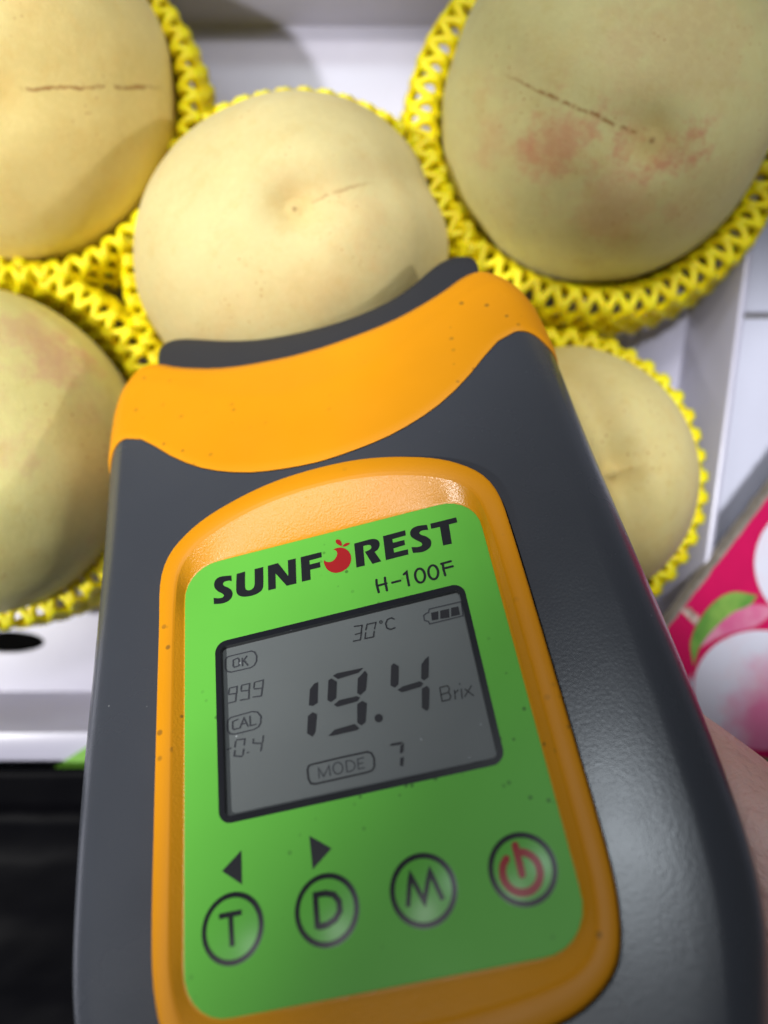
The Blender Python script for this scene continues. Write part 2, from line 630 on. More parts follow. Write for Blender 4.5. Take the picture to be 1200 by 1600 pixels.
PALE0, PALE1 = (0.62, 0.525, 0.245), (0.70, 0.605, 0.30)
YEL0, YEL1 = (0.76, 0.61, 0.24), (0.86, 0.72, 0.32)
PINK = (0.62, 0.15, 0.11)
P = {}
P['C'] = add_peach('pale cream peach pressed against the black rubber pad of the tester', (459, 404), 43.2, 43.5, (460, 312), (600, 268),
                   ('pale_peach_skin', PALE0, PALE1, (0.72, 0.42, 0.18), 0.26, (3, 22, 0.5), 0.3), [((600, 340), 11, 0.22), ((500, 470), 14, 0.16), ((300, 240), 12, 0.14)], 1.0, 0.10, 0.085, flat_y=0.86, dents=[((668, 268), 0.055, 0.5), ((290, 220), 0.02, 0.4)])
P['TL'] = add_peach('yellow peach with a straight brown suture line beside the pale cream peach', (18, 146), 43.5, 43.5, (-12, 140), (150, 136),
                    ('yellow_peach_skin', YEL0, YEL1, (0.68, 0.40, 0.12), 0.20, (5, 40, 1.0), 1.9), [], 4.2, 0.05, 0.03, dents=[((268, 150), 0.02, 0.5)])
P['TR'] = add_peach('large greenish peach with red patches and a curved brown scar at its tip', (944, 182), 43.5, 43.5, (1026, 224), (860, 150),
                    ('green_peach_skin', (0.60, 0.55, 0.25), (0.70, 0.66, 0.31), PINK, 0.13, (3, 36, 1.0), 3.1),
                    [((868, 235), 12, 0.5), ((1000, 232), 6, 0.5), ((1062, 238), 9, 0.65), ((960, 330), 16, 0.24), ((780, 220), 12, 0.2), ((1080, 60), 24, 0.14)], 7.7, 0.05, 0.035)
P['LL'] = add_peach('peach with pink veining in a yellow net, nearest the dark vent hole of the tray', (-38, 712), 43.5, 43.5, (-60, 735), (-90, 560),
                    ('veined_peach_skin', (0.68, 0.62, 0.24), (0.80, 0.74, 0.32), (0.68, 0.30, 0.24), 0.34, (4, 20, 0.3), 5.5), [((60, 520), 17, 0.40), ((120, 570), 13, 0.30), ((0, 700), 9, 0.3)], 2.3, 0.05, 0.02)
P['RL'] = add_peach('small yellow peach half hidden by the right side of the tester', (872, 752), 36.5, 37.5, (985, 735), (915, 600),
                    ('small_peach_skin', (0.70, 0.58, 0.23), (0.80, 0.69, 0.31), (0.62, 0.35, 0.10), 0.25, (4, 20, 0.0), 8.4, 0.1), [], 9.1, 0.12, 0.30, both=True)


# ------------------------------------------------------------------ foam nets
def net_bm(r, fold, rimz, n=104, tube=1.5, pitch=4.7, seed=0.0, sag=16.0):
    """diamond mesh sleeve: up along the fruit from its base, folded over outwards at the rim"""
    prof = []
    g = 1.6
    for k in range(18):
        a = -1.15 + (math.asin(min(1, rimz / r)) + 1.15) * k / 17
        prof.append(Vector((math.cos(a) * (r + g), 0, math.sin(a) * (r + g))))
    top = prof[-1].copy()
    # rolled rim, then down on the outside
    for k in range(1, 9):
        a = math.pi * k / 8
        prof.append(Vector((top.x + fold / 2 - fold / 2 * math.cos(a), 0, top.z + fold * 0.42 * math.sin(a))))
    e = prof[-1]
    for k in range(1, 6):
        prof.append(Vector((e.x + 0.35 * k, 0, e.z - sag * k / 5)))
    # arc length table
    L = [0.0]
    for a, b in zip(prof, prof[1:]):
        L.append(L[-1] + (b - a).length)

    def at(s):
        for i in range(len(L) - 1):
            if s <= L[i + 1] or i == len(L) - 2:
                t = (s - L[i]) / (L[i + 1] - L[i])
                return prof[i].lerp(prof[i + 1], t)

    total = L[-1]
    steps = int(total / pitch * 6)
    bm = bmesh.new()
    sides = 6
    for i in range(n):
        pts, rad = [], []
        for k in range(steps + 1):
            s = total * k / steps
            ph = s / pitch * math.pi
            tri = math.asin(math.sin(ph)) / (math.pi / 2)
            # neighbours swing opposite ways and meet at the knots
            off = (math.pi / n) * (0.93 * tri) * (1 if i % 2 else -1)
            wob = 0.010 * mnoise.noise(Vector((i * 0.7 + seed, s * 0.11, 3.0)))
            p = at(s)
            ang = math.tau * i / n + off + wob
            rr = p.x + 0.9 * mnoise.noise(Vector((math.cos(ang) * 2.2 + seed, math.sin(ang) * 2.2, s * 0.04)))
            zz = p.z + 1.6 * mnoise.noise(Vector((math.cos(ang) * 1.3 + seed, math.sin(ang) * 1.3, 9.0)))
            pts.append(Vector((rr * math.cos(ang), rr * math.sin(ang), zz)))
            rad.append(tube * (0.78 + 0.58 * abs(tri) ** 3))
        prev = None
        for k, p in enumerate(pts):
            a, b = pts[max(k - 1, 0)], pts[min(k + 1, steps)]
            t = (b - a).normalized()
            rdir = Vector((p.x, p.y, 0)).normalized()
            u = t.cross(rdir)
            if u.length < 1e-4:
                u = t.cross(Vector((0, 0, 1)))
            u.normalize()
            v = t.cross(u)
            ring = [bm.verts.new(p + (u * math.cos(q * math.tau / sides) + v * math.sin(q * math.tau / sides)) * rad[k]) for q in range(sides)]
            if prev:
                for q in range(sides):
                    bm.faces.new((prev[q], prev[(q + 1) % sides], ring[(q + 1) % sides], ring[q]))
            else:
                bm.faces.new(ring[::-1])
            prev = ring
        bm.faces.new(prev)
    bmesh.ops.recalc_face_normals(bm, faces=bm.faces)
    return bm


def add_net(label, c, r, fold, rimz, shift, tilt, seed, **kw):
    mw = Matrix.Translation((c + Vector(shift)) * MM) @ Matrix.Rotation(math.radians(tilt[0]), 4, 'X') @ Matrix.Rotation(math.radians(tilt[1]), 4, 'Y')
    o = link_mesh('foam_net', net_bm(r, fold, rimz, seed=seed, **kw), M['net'], matrix=mw)
    tag(o, label, 'foam net', 'yellow foam nets round the peaches')


add_net('yellow foam net round the pale cream peach at the tester head', P['C'], 43.4, 3.4, -5.0, (1.0, -0.5, 0), (0, 0), 0.0)
add_net('yellow foam net on the peach with the straight brown suture line', P['TL'], 43.6, 3.2, -2.0, (0.6, -1.2, 0), (0, 0), 3.0)
add_net('thick yellow foam net collar round the large greenish peach with red patches', P['TR'], 43.8, 7.4, -6.0, (0, 0, 0), (0, 0), 6.0)
add_net('yellow foam net round the peach with pink veining', P['LL'], 43.8, 5.6, -4.0, (0, 4.2, 0), (0, 0), 9.0)
add_net('yellow foam net round the small peach half hidden by the tester', P['RL'], 36.8, 3.6, -4.0, (0, 0, 0), (0, 0), 12.0, n=88)

# ------------------------------------------------------------------ the tester
# pose of the front panel: columns are its right, up and outward directions
Rm = Matrix(((0.964095936, -0.146868760, -0.221243291),
             (0.246670441, 0.803849979, 0.541275258),
             (0.098349989, -0.576415456, 0.811216680)))
Tm = Vector((-5.139519, -32.032393, CAM_H - 117.314814))
dev_mw = Rm.to_4x4()
dev_mw.translation = Tm * MM
tester = bpy.data.objects.new('fruit_tester', None)
tester.empty_display_size = 0.02
COL.objects.link(tester)
tester.matrix_world = dev_mw
tag(tester, 'grey and orange handheld fruit sugar tester with green keypad and display', 'fruit tester')
CAM_LOC = Rm.transposed() @ (Vector((0, 0, CAM_H)) - Tm)


def loc(x, y, z=0.0):
    """pixel of the photograph -> point of the tester's own plane at height z"""
    d_ = Rm.transposed() @ ray(x, y)
    t = (z - CAM_LOC.z) / d_.z
    return CAM_LOC + d_ * t


def part(name, bm, mat, parent=None, smooth=True):
    return link_mesh(name, bm, mat, parent or tester, smooth)


HALF = [(-96, 20), (-92, 27), (-84, 33), (-70, 37), (-58, 41), (-45, 46), (-36, 49.2), (-29, 50.8), (-20, 51.6), (0, 52.0), (28, 51.5), (48, 51.2), (72, 51.2), (84, 50.7), (90, 49.4), (94, 47.4), (97, 44.5)]
BOUND = [(0, 52.3), (6, 52.7), (15, 54.3), (24, 58.0), (31, 63.0), (35.5, 67.5), (40, 71.7), (44, 73.2), (47.5, 72.6), (50, 70.5), (53, 68.5)]
CRADLE = [(0, 85.4), (6, 85.6), (20, 87.6), (33, 91.8), (42, 95.6), (45, 96.2), (47, 95.4), (49, 93), (53, 90)]
# faint second line on the orange cap
CREASE = [(0, 73.0), (10, 73.6), (20, 77.2), (28, 82), (35, 86.5), (42, 89.5), (53, 90)]


def section():
    """half section from the middle of the face to the middle of the back: (fraction of half width, z)"""
    pts = []
    for k in range(13):
        s = 0.85 * k / 12
        pts.append((s, -0.9 - 0.9 * (s / 0.85) ** 3))
    for k in range(1, 13):
        a = math.pi / 2 * k / 12
        pts.append((0.85 + 0.15 * math.sin(a), -1.8 - 9.6 * (1 - math.cos(a)) ** 0.92))
    for s, z in ((0.997, -15), (0.985, -20), (0.96, -24), (0.92, -27.5), (0.86, -30.2), (0.78, -32), (0.66, -33), (0.5, -33.5), (0.25, -33.8), (0.0, -33.9)):
        pts.append((s, z))
    return pts


SEC = section()
SECF = [(-s, z) for s, z in SEC[::-1][:-1]] + SEC[:]     # back -> left -> face -> right -> back
SECF = SECF[:-1]


def body_z(z, y):
    """the shell thins and rounds towards its lower end"""
    k = lerp_table([(-96, 0.45), (-80, 0.8), (-60, 1), (120, 1)], y)
    return -17 + (z + 17) * k


def loft(lo, hi, rows, puff=0.0, nose=False):
    bm = bmesh.new()
    grid = []
    n = len(SECF)
    for r in range(rows + 1):
        t = r / rows
        ring = []
        for s, z in SECF:
            x_ref = s * 51.3
            y0 = lo(abs(x_ref), z)
            y1 = hi(abs(x_ref), z)
            y = y0 + (y1 - y0) * t
            A = spline_table(HALF, y) - (2.7 if s < 0 else 0.0)
            x = s * A
            zz = body_z(z, y)
            nx, nz = (s, (zz + 17) / 17)
            if puff:
                edge = min(1, t * rows / 1.2) * min(1.0, (1 - t) * rows / 2.2 + 0.0)
                p_ = puff * (0.25 + 0.75 * edge)
                x += nx * p_ * (abs(s) > 0.8)
                zz += p_ * (1 if nz > 0.4 else -1 if nz < -0.4 else 0)
                cr = spline_table(CREASE, abs(x_ref))
                if z > -8 and y > cr:
                    zz -= 0.9 * min(1, (y - cr) / 9.0) ** 0.8
                if t > 0.999:
                    x *= 0.985
                    zz = -17 + (zz + 17) * 0.93
                elif t > 1 - 1.5 / rows:
                    zz = -17 + (zz + 17) * 0.975
            ring.append(bm.verts.new((x, y, zz)))
        grid.append(ring)
    for r0, r1 in zip(grid, grid[1:]):
        for i in range(n):
            bm.faces.new((r0[i], r0[(i + 1) % n], r1[(i + 1) % n], r1[i]))
    # closed ends
    for ring, dy in ((grid[0], 2.0), (grid[-1], -4.0)):
        inner = [bm.verts.new((v.co.x * 0.9, v.co.y + dy, -17 + (v.co.z + 17) * 0.8)) for v in ring]
        for i in range(n):
            bm.faces.new((ring[i], ring[(i + 1) % n], inner[(i + 1) % n], inner[i]))
        c = bm.verts.new((0, sum(v.co.y for v in inner) / n, -17))
        for i in range(n):
            bm.faces.new((inner[i], inner[(i + 1) % n], c))
    bmesh.ops.recalc_face_normals(bm, faces=bm.faces)
    return bm


body = part('body_shell', loft(lambda x, z: -96, lambda x, z: spline_table(BOUND, x), 64), M['grey'])
# opening under the bezel that takes the keypad and display
bm = bmesh.new()
bm.from_mesh(body.data)
for f in list(bm.faces):
    c = f.calc_center_median() / MM
    if c.z > -6 and abs(c.x) < 27 and abs(c.y) < 35:
        bm.faces.remove(f)
bm.to_mesh(body.data)
bm.free()
auto_smooth(body, 50)
cap = part('head_cap', loft(lambda x, z: spline_table(BOUND, x) + 0.15, lambda x, z: spline_table(CRADLE, x), 28, puff=0.45), M['orange'])
auto_smooth(cap, 50)

# rubber pad in the cradle
out_px = [(243, 552), (247, 537), (258, 529), (275, 524.5), (300, 525), (345, 529), (400, 527), (450, 518), (500, 507), (560, 488), (610, 466), (645, 443), (668, 420), (690, 402), (715, 394), (737, 395), (747, 403)]
ZR = -3.2
outer_pts = [loc(x, y, ZR) for x, y in out_px]
in_pts = []
for k in range(17):
    x = outer_pts[0].x + (outer_pts[-1].x - outer_pts[0].x) * (0.02 + 0.96 * k / 16)
    in_pts.append(Vector((x, spline_table(CRADLE, abs(x)) - 3.0, ZR)))
bm = bmesh.new()
lay = []
for dz, inset in ((0.0, 1.3), (-0.5, 0.6), (-1.4, 0.15), (-3, 0.0), (-24, 0.0), (-26.5, 0.6), (-27, 1.3)):
    row_o, row_i = [], []
    for k, (p, q) in enumerate(zip(outer_pts, in_pts)):
        dvec = (q - p).normalized()
        row_o.append(bm.verts.new((p.x + dvec.x * inset, p.y + dvec.y * inset, ZR + dz)))
        row_i.append(bm.verts.new((q.x, q.y, ZR + dz)))
    lay.append((row_o, row_i))
nk = len(outer_pts)
for (o0, i0), (o1, i1) in zip(lay, lay[1:]):
    for k in range(nk - 1):
        bm.faces.new((o0[k], o0[k + 1], o1[k + 1], o1[k]))
        bm.faces.new((i0[k + 1], i0[k], i1[k], i1[k + 1]))
    bm.faces.new((o0[0], o1[0], i1[0], i0[0]))
    bm.faces.new((o0[-1], i0[-1], i1[-1], o1[-1]))
for (o0, i0) in (lay[0], lay[-1]):
    for k in range(nk - 1):
        bm.faces.new((o0[k], i0[k], i0[k + 1], o0[k + 1]))
bmesh.ops.recalc_face_normals(bm, faces=bm.faces)
pad = part('rubber_pad', bm, M['rubber'])
auto_smooth(pad, 60)
sub = pad.modifiers.new('round', 'SUBSURF')
sub.levels = sub.render_levels = 1


# bezel round the keypad: loops sampled on the same rays
def star_loop(pts, n=180, sym=True):
    """closed outline given for x >= 0 from top to bottom, mirrored, sampled by angle"""
    full = list(pts) + [(-x, y) for x, y in pts[::-1] if x > 1e-6]
    # Catmull-Rom densify
    dens = []
    m = len(full)
    for i in range(m):
        p0, p1, p2, p3 = (Vector(full[(i + k - 1) % m]) for k in range(4))
        for k in range(10):
            t = k / 10
            dens.append(0.5 * ((2 * p1) + (p2 - p0) * t + (2 * p0 - 5 * p1 + 4 * p2 - p3) * t * t + (3 * p1 - p0 - 3 * p2 + p3) * t ** 3))
    return by_angle(dens, n)


def by_angle(poly, n=180):
    out = []
    m = len(poly)
    for k in range(n):
        a = math.pi / 2 - math.tau * k / n
        dx, dy = math.cos(a), math.sin(a)
        best = None
        for i in range(m):
            p, q = poly[i], poly[(i + 1) % m]
            ex, ey = q[0] - p[0], q[1] - p[1]
            den = dx * ey - dy * ex
            if abs(den) < 1e-9:
                continue
            t = (p[0] * ey - p[1] * ex) / den
            u_ = (p[0] * dy - p[1] * dx) / den
            if t > 0 and -1e-6 <= u_ <= 1 + 1e-6:
                best = t if best is None else max(best, t)
        out.append((dx * best, dy * best))
    return out


def rrect(w, h, r, k=10, cx=0.0, cy=0.0):
    pts = []
    for sx, sy, a0 in ((1, 1, 90), (1, -1, 0), (-1, -1, -90), (-1, 1, 180)):
        for i in range(k + 1):
            a = math.radians(a0 - 90 * i / k)
            pts.append((cx + sx * (w / 2 - r) + r * math.cos(a), cy + sy * (h / 2 - r) + r * math.sin(a)))
    return pts


def rings_bm(loops, close=True):
    """loops: list of (points2d, z); skins neighbouring loops"""
    bm = bmesh.new()
    rs = [[bm.verts.new((x, y, z)) for x, y in pts] for pts, z in loops]
    n = len(rs[0])
    for a, b in zip(rs, rs[1:]):
        for i in range(n):
            bm.faces.new((a[i], a[(i + 1) % n], b[(i + 1) % n], b[i]))
    return bm, rs


OUT = [(0, 48.4), (8, 47.9), (15, 46.3), (21.7, 43.8), (26, 41.3), (29.4, 38.0), (31.2, 33.4), (31.6, 26), (31.7, 10), (31.7, -10), (31.6, -24), (31.0, -31), (29.2, -36.6), (25.4, -40), (20, -42), (10, -43.6), (0, -44)]
RIMO = [(x * 0.985, y * 0.985) for x, y in OUT]
RIMI = [(0, 44.3), (8, 43.8), (14.5, 42.5), (20.8, 40.3), (25.0, 37.8), (27.6, 34.2), (28.5, 29), (28.8, 22), (28.9, 5), (28.9, -10), (28.9, -24), (28.6, -30), (27.2, -34.6), (24, -37.4), (18, -38.8), (9, -39.6), (0, -39.8)]
PANEL_W, PANEL_H, PANEL_R = 54.0, 70.2, 6.2
prect = by_angle(rrect(PANEL_W + 0.5, PANEL_H + 0.5, PANEL_R + 0.2))
lo_ = star_loop(OUT)
loops = [(lo_, -4.0), (lo_, 0.35), (star_loop([(x * 0.993, y * 0.994) for x, y in OUT]), 0.75), (star_loop(RIMO), 0.95),
         (star_loop([(x * 1.006, y * 1.005) for x, y in RIMI]), 1.0), (star_loop(RIMI), 0.93), (star_loop([(x * 0.99, y * 0.99) for x, y in RIMI]), 0.72)]
bm, rs = rings_bm(loops)


def crown(y):
    return 1.9 * max(0.0, min(1.0, (y - 22) / 22)) ** 1.5


for r_ in rs[1:]:
    for v in r_:
        v.co.z += crown(v.co.y)
bz = part('bezel', bm, M['orange'])
auto_smooth(bz, 60)
# textured slope from the rim down to the keypad film, with the recess floor under it
rin = star_loop([(x * 0.99, y * 0.99) for x, y in RIMI])
mid = [((a[0] * 0.5 + b[0] * 0.5), (a[1] * 0.5 + b[1] * 0.5)) for a, b in zip(rin, prect)]
nearp = [((a[0] * 0.08 + b[0] * 0.92), (a[1] * 0.08 + b[1] * 0.92)) for a, b in zip(rin, prect)]
lip = [((a[0] * 0.94 + b[0] * 0.06), (a[1] * 0.94 + b[1] * 0.06)) for a, b in zip(rin, prect)]
loops = [(rin, 0.72), (lip, 0.66), (mid, 0.22), (nearp, -0.22), (prect, -0.30), ([(x * 0.9, y * 0.9) for x, y in prect], -0.30)]
bm, rs = rings_bm(loops)
for r_, k in ((rs[0], 1.0), (rs[1], 0.94), (rs[2], 0.5), (rs[3], 0.08)):
    for v in r_:
        v.co.z += k * crown(v.co.y)
part('bezel_slope', bm, M['orange_rough'])
# dark gap round the bezel
gap = star_loop([(x * 1.010, y * 1.008) for x, y in OUT])
bm, rs = rings_bm([(gap, -0.86), (lo_, -0.84)])
part('bezel_gap', bm, M['blk'])

# keypad film with the display window cut out
LCD_C = Vector((0.05, 3.9))
LCD_W, LCD_H = 43.2, 29.8
win = by_angle(rrect(LCD_W - 0.5, LCD_H - 0.5, 1.6, cx=LCD_C.x, cy=LCD_C.y))
pout = by_angle(rrect(PANEL_W, PANEL_H, PANEL_R))
bm, rs = rings_bm([(pout, -0.30), (pout, -0.04), (by_angle(rrect(PANEL_W - 0.14, PANEL_H - 0.14, PANEL_R - 0.07)), 0.0), (win, 0.0)])
panel = part('keypad_film', bm, M['green'], smooth=False)


def loop_plain(pts, bm, z):
    return [bm.verts.new((x, y, z)) for x, y in pts]


# display: black printed border with a well, grey display plate, clear window
bo = rrect(LCD_W, LCD_H, 2.0, cx=LCD_C.x, cy=LCD_C.y)
bi = rrect(LCD_W - 1.9, LCD_H - 2.1, 0.8, cx=LCD_C.x, cy=LCD_C.y)
ZL = -0.95
bm = bmesh.new()
r0, r1, r2 = loop_plain(bo, bm, 0.04), loop_plain(bi, bm, 0.04), loop_plain(bi, bm, ZL - 0.1)
for a, b in ((r0, r1), (r1, r2)):
    for i in range(len(a)):
        bm.faces.new((a[i], a[(i + 1) % len(a)], b[(i + 1) % len(a)], b[i]))
part('display_border', bm, M['border'], smooth=False)
bm = bmesh.new()
bm.faces.new(loop_plain(rrect(LCD_W - 0.6, LCD_H - 0.6, 1.0, cx=LCD_C.x, cy=LCD_C.y), bm, ZL)[::-1])
bmesh.ops.recalc_face_normals(bm, faces=bm.faces)
display = part('display', bm, M['lcd'], smooth=False)
bm = bmesh.new()
bm.faces.new(loop_plain(rrect(LCD_W - 1.85, LCD_H - 2.05, 0.8, cx=LCD_C.x, cy=LCD_C.y), bm, 0.0))
part('display_window', bm, M['window'], smooth=False)

# ---- lettering, traced
def up(o):
    me = o.data
    for p in me.polygons:
        pass
    return o


def flat(polys, z, mat, name, parent, zf=None):
    """flat print; polys are lists of 2D points in tester coordinates"""
    bm = bmesh.new()
    for k, poly in enumerate(polys):
        vs = [bm.verts.new((x, y, (zf(x, y) if zf else 0) + z + 0.006 * k)) for x, y in poly]
        f = bm.faces.new(vs)
        f.normal_update()
        if f.normal.z < 0:
            f.normal_flip()
    return link_mesh(name, bm, mat, parent, smooth=False)


def zoomed(ox, oy, s, z):
    return lambda pts: [tuple(loc(ox + x / s, oy + y / s, z)[:2]) for x, y in pts]


def smooth_poly(pts, keep=0.75, k=4):
    """round the soft corners of a traced outline, keep the hard ones"""
    out = []
    m = len(pts)
    for i in range(m):
        p0, p1, p2, p3 = (Vector(pts[(i + j - 1) % m]) for j in range(4))
        def soft(a, b, c):
            u, v = (b - a), (c - b)
            return u.length > 1e-6 and v.length > 1e-6 and u.normalized().dot(v.normalized()) > keep
        m1 = (p2 - p0) / 2 if soft(p0, p1, p2) else (p2 - p1) * 0.0 + (p2 - p1)
        m2 = (p3 - p1) / 2 if soft(p1, p2, p3) else (p2 - p1)
        ln = (p2 - p1).length
        m1 = m1.normalized() * ln if m1.length else m1
        m2 = m2.normalized() * ln if m2.length else m2
        for j in range(k):
            t = j / k
            q = (2 * t**3 - 3 * t**2 + 1) * p1 + (t**3 - 2 * t**2 + t) * m1 + (-2 * t**3 + 3 * t**2) * p2 + (t**3 - t**2) * m2
            out.append((q.x, q.y))
    return out


ZP = 0.05
zA = zoomed(325, 830, 6.0, ZP)
zB = zoomed(490, 820, 7.5, ZP)
zC = zoomed(580, 800, 7.5, ZP)
letters = [
    zA([(218, 415), (222, 467), (180, 465), (150, 475), (137, 495), (150, 512), (190, 530), (220, 555), (230, 590), (215, 630), (180, 660), (130, 678), (55, 683), (52, 626), (100, 628), (135, 622), (150, 605), (140, 588), (95, 565), (65, 535), (57, 505), (65, 465), (95, 435), (140, 422)]),
    zA([(268, 400), (347, 378), (347, 520), (353, 545), (372, 554), (400, 550), (425, 530), (436, 500), (436, 355), (517, 335), (517, 510), (505, 550), (470, 580), (420, 602), (350, 614), (300, 608), (275, 590), (264, 555)]),
    zA([(560, 325), (655, 298), (752, 420), (748, 272), (821, 255), (828, 490), (738, 512), (632, 395), (635, 538), (565, 555)]),
    zA([(868, 243), (1062, 195), (1066, 243), (950, 275), (953, 312), (1048, 288), (1054, 338), (957, 362), (962, 455), (880, 474)]),
    zB([(475, 220), (640, 175), (700, 165), (745, 175), (770, 205), (772, 245), (755, 285), (715, 318), (793, 428), (688, 458), (600, 315), (640, 300), (670, 280), (678, 258), (665, 238), (635, 236), (580, 250), (600, 478), (502, 502)]),
    zC([(137, 283), (398, 213), (405, 275), (246, 318), (254, 360), (388, 328), (397, 385), (260, 428), (268, 475), (430, 435), (436, 497), (172, 565)]),
    zC([(653, 150), (668, 210), (620, 212), (580, 222), (562, 245), (580, 265), (640, 285), (690, 320), (705, 360), (695, 405), (660, 440), (600, 468), (490, 480), (470, 412), (540, 410), (585, 400), (600, 378), (585, 358), (520, 325), (470, 290), (455, 250), (470, 205), (510, 175), (570, 158)]),
    zC([(692, 137), (995, 62), (1010, 120), (910, 145), (945, 370), (842, 393), (805, 175), (703, 197)]),
]
for L_ in letters:
    flat([smooth_poly(L_)], ZP, M['ink'], 'letter', panel)
emblem = smooth_poly(zB([(122, 410), (140, 428), (170, 436), (210, 430), (245, 405), (268, 370), (275, 335), (265, 305), (232, 290), (260, 275), (310, 266), (360, 275), (405, 305), (432, 350), (440, 400), (428, 455), (395, 505), (345, 540), (290, 560), (240, 562), (195, 548), (155, 518), (130, 475), (120, 440)]), keep=0.5)
lf1 = smooth_poly(zB([(330, 250), (300, 240), (270, 220), (257, 195), (262, 178), (280, 170), (305, 178), (325, 200), (331, 225)]), keep=0.3)
lf2 = smooth_poly(zB([(335, 255), (355, 230), (385, 213), (425, 210), (415, 230), (385, 248), (355, 257)]), keep=0.3)
e_ = flat([emblem, lf1, lf2], ZP, M['red_ink'], 'fruit_emblem', panel)
e_['label'] = 'red bitten fruit emblem with two leaves'


def ribbon(pts, w, closed=False):
    """a stroke of width w along 2D pts, mitred, as a list of polygons"""
    pts = [Vector(p) for p in pts]
    n = len(pts)
    L_, R_ = [], []
    for i in range(n):
        a = pts[i - 1] if (i > 0 or closed) else None
        b = pts[(i + 1) % n] if (i < n - 1 or closed) else None
        d1 = (pts[i] - a).normalized() if a is not None else (b - pts[i]).normalized()
        d2 = (b - pts[i]).normalized() if b is not None else d1
        t = (d1 + d2)
        t = t.normalized() if t.length > 1e-6 else d1
        nrm = Vector((-t.y, t.x))
        den = max(0.45, nrm.dot(Vector((-d1.y, d1.x))))
        L_.append(pts[i] + nrm * w / 2 / den)
        R_.append(pts[i] - nrm * w / 2 / den)
    return L_, R_, closed


def strokes(stroke_list, w, z, mat, name, parent, zf=None, caps=True):
    bm = bmesh.new()
    for k, st in enumerate(stroke_list):
        closed = st[0] == 'c'
        pts = st[1:] if closed else st
        zz = z + 0.004 * k
        Lp, Rp, _ = ribbon(pts, w, closed)
        H = (lambda x, y: (zf(x, y) if zf else 0) + zz)
        if caps and not closed:
            def cap_pts(c, a, b):
                c = Vector(c)
                v0 = a - c
                ang0 = math.atan2(v0.y, v0.x)
                return [(c.x + w / 2 * math.cos(ang0 + math.pi * q / 6), c.y + w / 2 * math.sin(ang0 + math.pi * q / 6)) for q in range(1, 6)]
            c0 = cap_pts(pts[0], Lp[0], Rp[0])
            c1 = cap_pts(pts[-1], Rp[-1], Lp[-1])
        lv = [bm.verts.new((p.x, p.y, H(p.x, p.y))) for p in Lp]
        rv = [bm.verts.new((p.x, p.y, H(p.x, p.y))) for p in Rp]
        n = len(lv)
        for i in range(n if closed else n - 1):
            j = (i + 1) % n
            bm.faces.new((rv[i], rv[j], lv[j], lv[i]))
        if caps and not closed:
            v0 = [bm.verts.new((x, y, H(x, y))) for x, y in c0]
            v1 = [bm.verts.new((x, y, H(x, y))) for x, y in c1]
            bm.faces.new([lv[0]] + v0 + [rv[0]])
            bm.faces.new([rv[-1]] + v1 + [lv[-1]])
    for f in bm.faces:
        f.normal_update()
        if f.normal.z < 0:
            f.normal_flip()
    return link_mesh(name, bm, mat, parent, smooth=False)


def ell(cx, cy, rx, ry, rot=0.0, n=28, a0=0.0, a1=360.0):
    out = []
    steps = n if a1 - a0 >= 360 else n + 1
    for i in range(steps):
        a = math.radians(a0 + (a1 - a0) * i / n)
        x, y = rx * math.cos(a), ry * math.sin(a)
        c, s = math.cos(rot), math.sin(rot)
        out.append((cx + x * c - y * s, cy + x * s + y * c))
    return out


def zs(zf, lists):
    out = []
    for st in lists:
        if st[0] == 'c':
            out.append(['c'] + zf(st[1:]))
        else:
            out.append(zf(st))
    return out


for ch in ([[(60, 795), (64, 850), (88, 940)], [(160, 770), (165, 830), (185, 918)], [(70, 866), (178, 836)]],
           [[(246, 828), (340, 804)]],
           [[(382, 730), (414, 702), (426, 780), (443, 860)]],
           [['c'] + ell(572, 745, 57, 82, -0.12)],
           [['c'] + ell(727, 706, 57, 82, -0.12)],
           [[(820, 607), (932, 577)], [(838, 606), (846, 670), (868, 742)], [(858, 660), (955, 636)]]):
    strokes(zs(zC, ch), 0.42, ZP, M['ink'], 'model_letter', panel)

# ---- display characters on the plate
ZD = ZL + 0.12
zD = zoomed(470, 1020, 5.0, ZD)
big = [
    [[(133, 228), (130, 390), (95, 415), (63, 410), (70, 285), (105, 240)], [(90, 465), (125, 480), (112, 620), (90, 655), (48, 630), (55, 495)]],
    [[(250, 180), (280, 160), (488, 117), (450, 155), (290, 205)], [(238, 200), (280, 225), (275, 355), (235, 385), (207, 370), (215, 215)],
     [(500, 140), (520, 165), (508, 290), (465, 330), (440, 315), (445, 200)], [(258, 405), (300, 370), (435, 338), (462, 350), (440, 380), (285, 422)],
     [(480, 375), (515, 395), (505, 540), (475, 568), (440, 545), (440, 400)], [(215, 648), (265, 600), (420, 555), (458, 590), (435, 605), (250, 648)]],
    [ell(608, 510, 32, 32)],
    [[(725, 82), (765, 105), (762, 245), (735, 272), (700, 255), (705, 100)], [(755, 290), (795, 262), (930, 222), (958, 240), (935, 265), (790, 308)],
     [(1000, 25), (998, 190), (962, 215), (940, 200), (942, 90), (970, 50)], [(985, 258), (1005, 280), (1002, 430), (985, 455), (945, 430), (945, 280)]],
]
for grp in big:
    for poly in grp:
        flat([zD(poly)], ZD, M['segment'], 'display_segment', display)
zE = zoomed(470, 1150, 6.667, ZD)
flat([zE([(925, 95), (945, 78), (1065, 58), (1040, 88), (935, 102)])], ZD, M['segment'], 'display_segment', display)
flat([zE([(1074, 70), (1070, 160), (1045, 185), (1030, 175), (1038, 100)])], ZD, M['segment'], 'display_segment', display)
flat([zE([(1074, 215), (1068, 300), (1055, 318), (1032, 305), (1036, 230)])], ZD, M['segment'], 'display_segment', display)
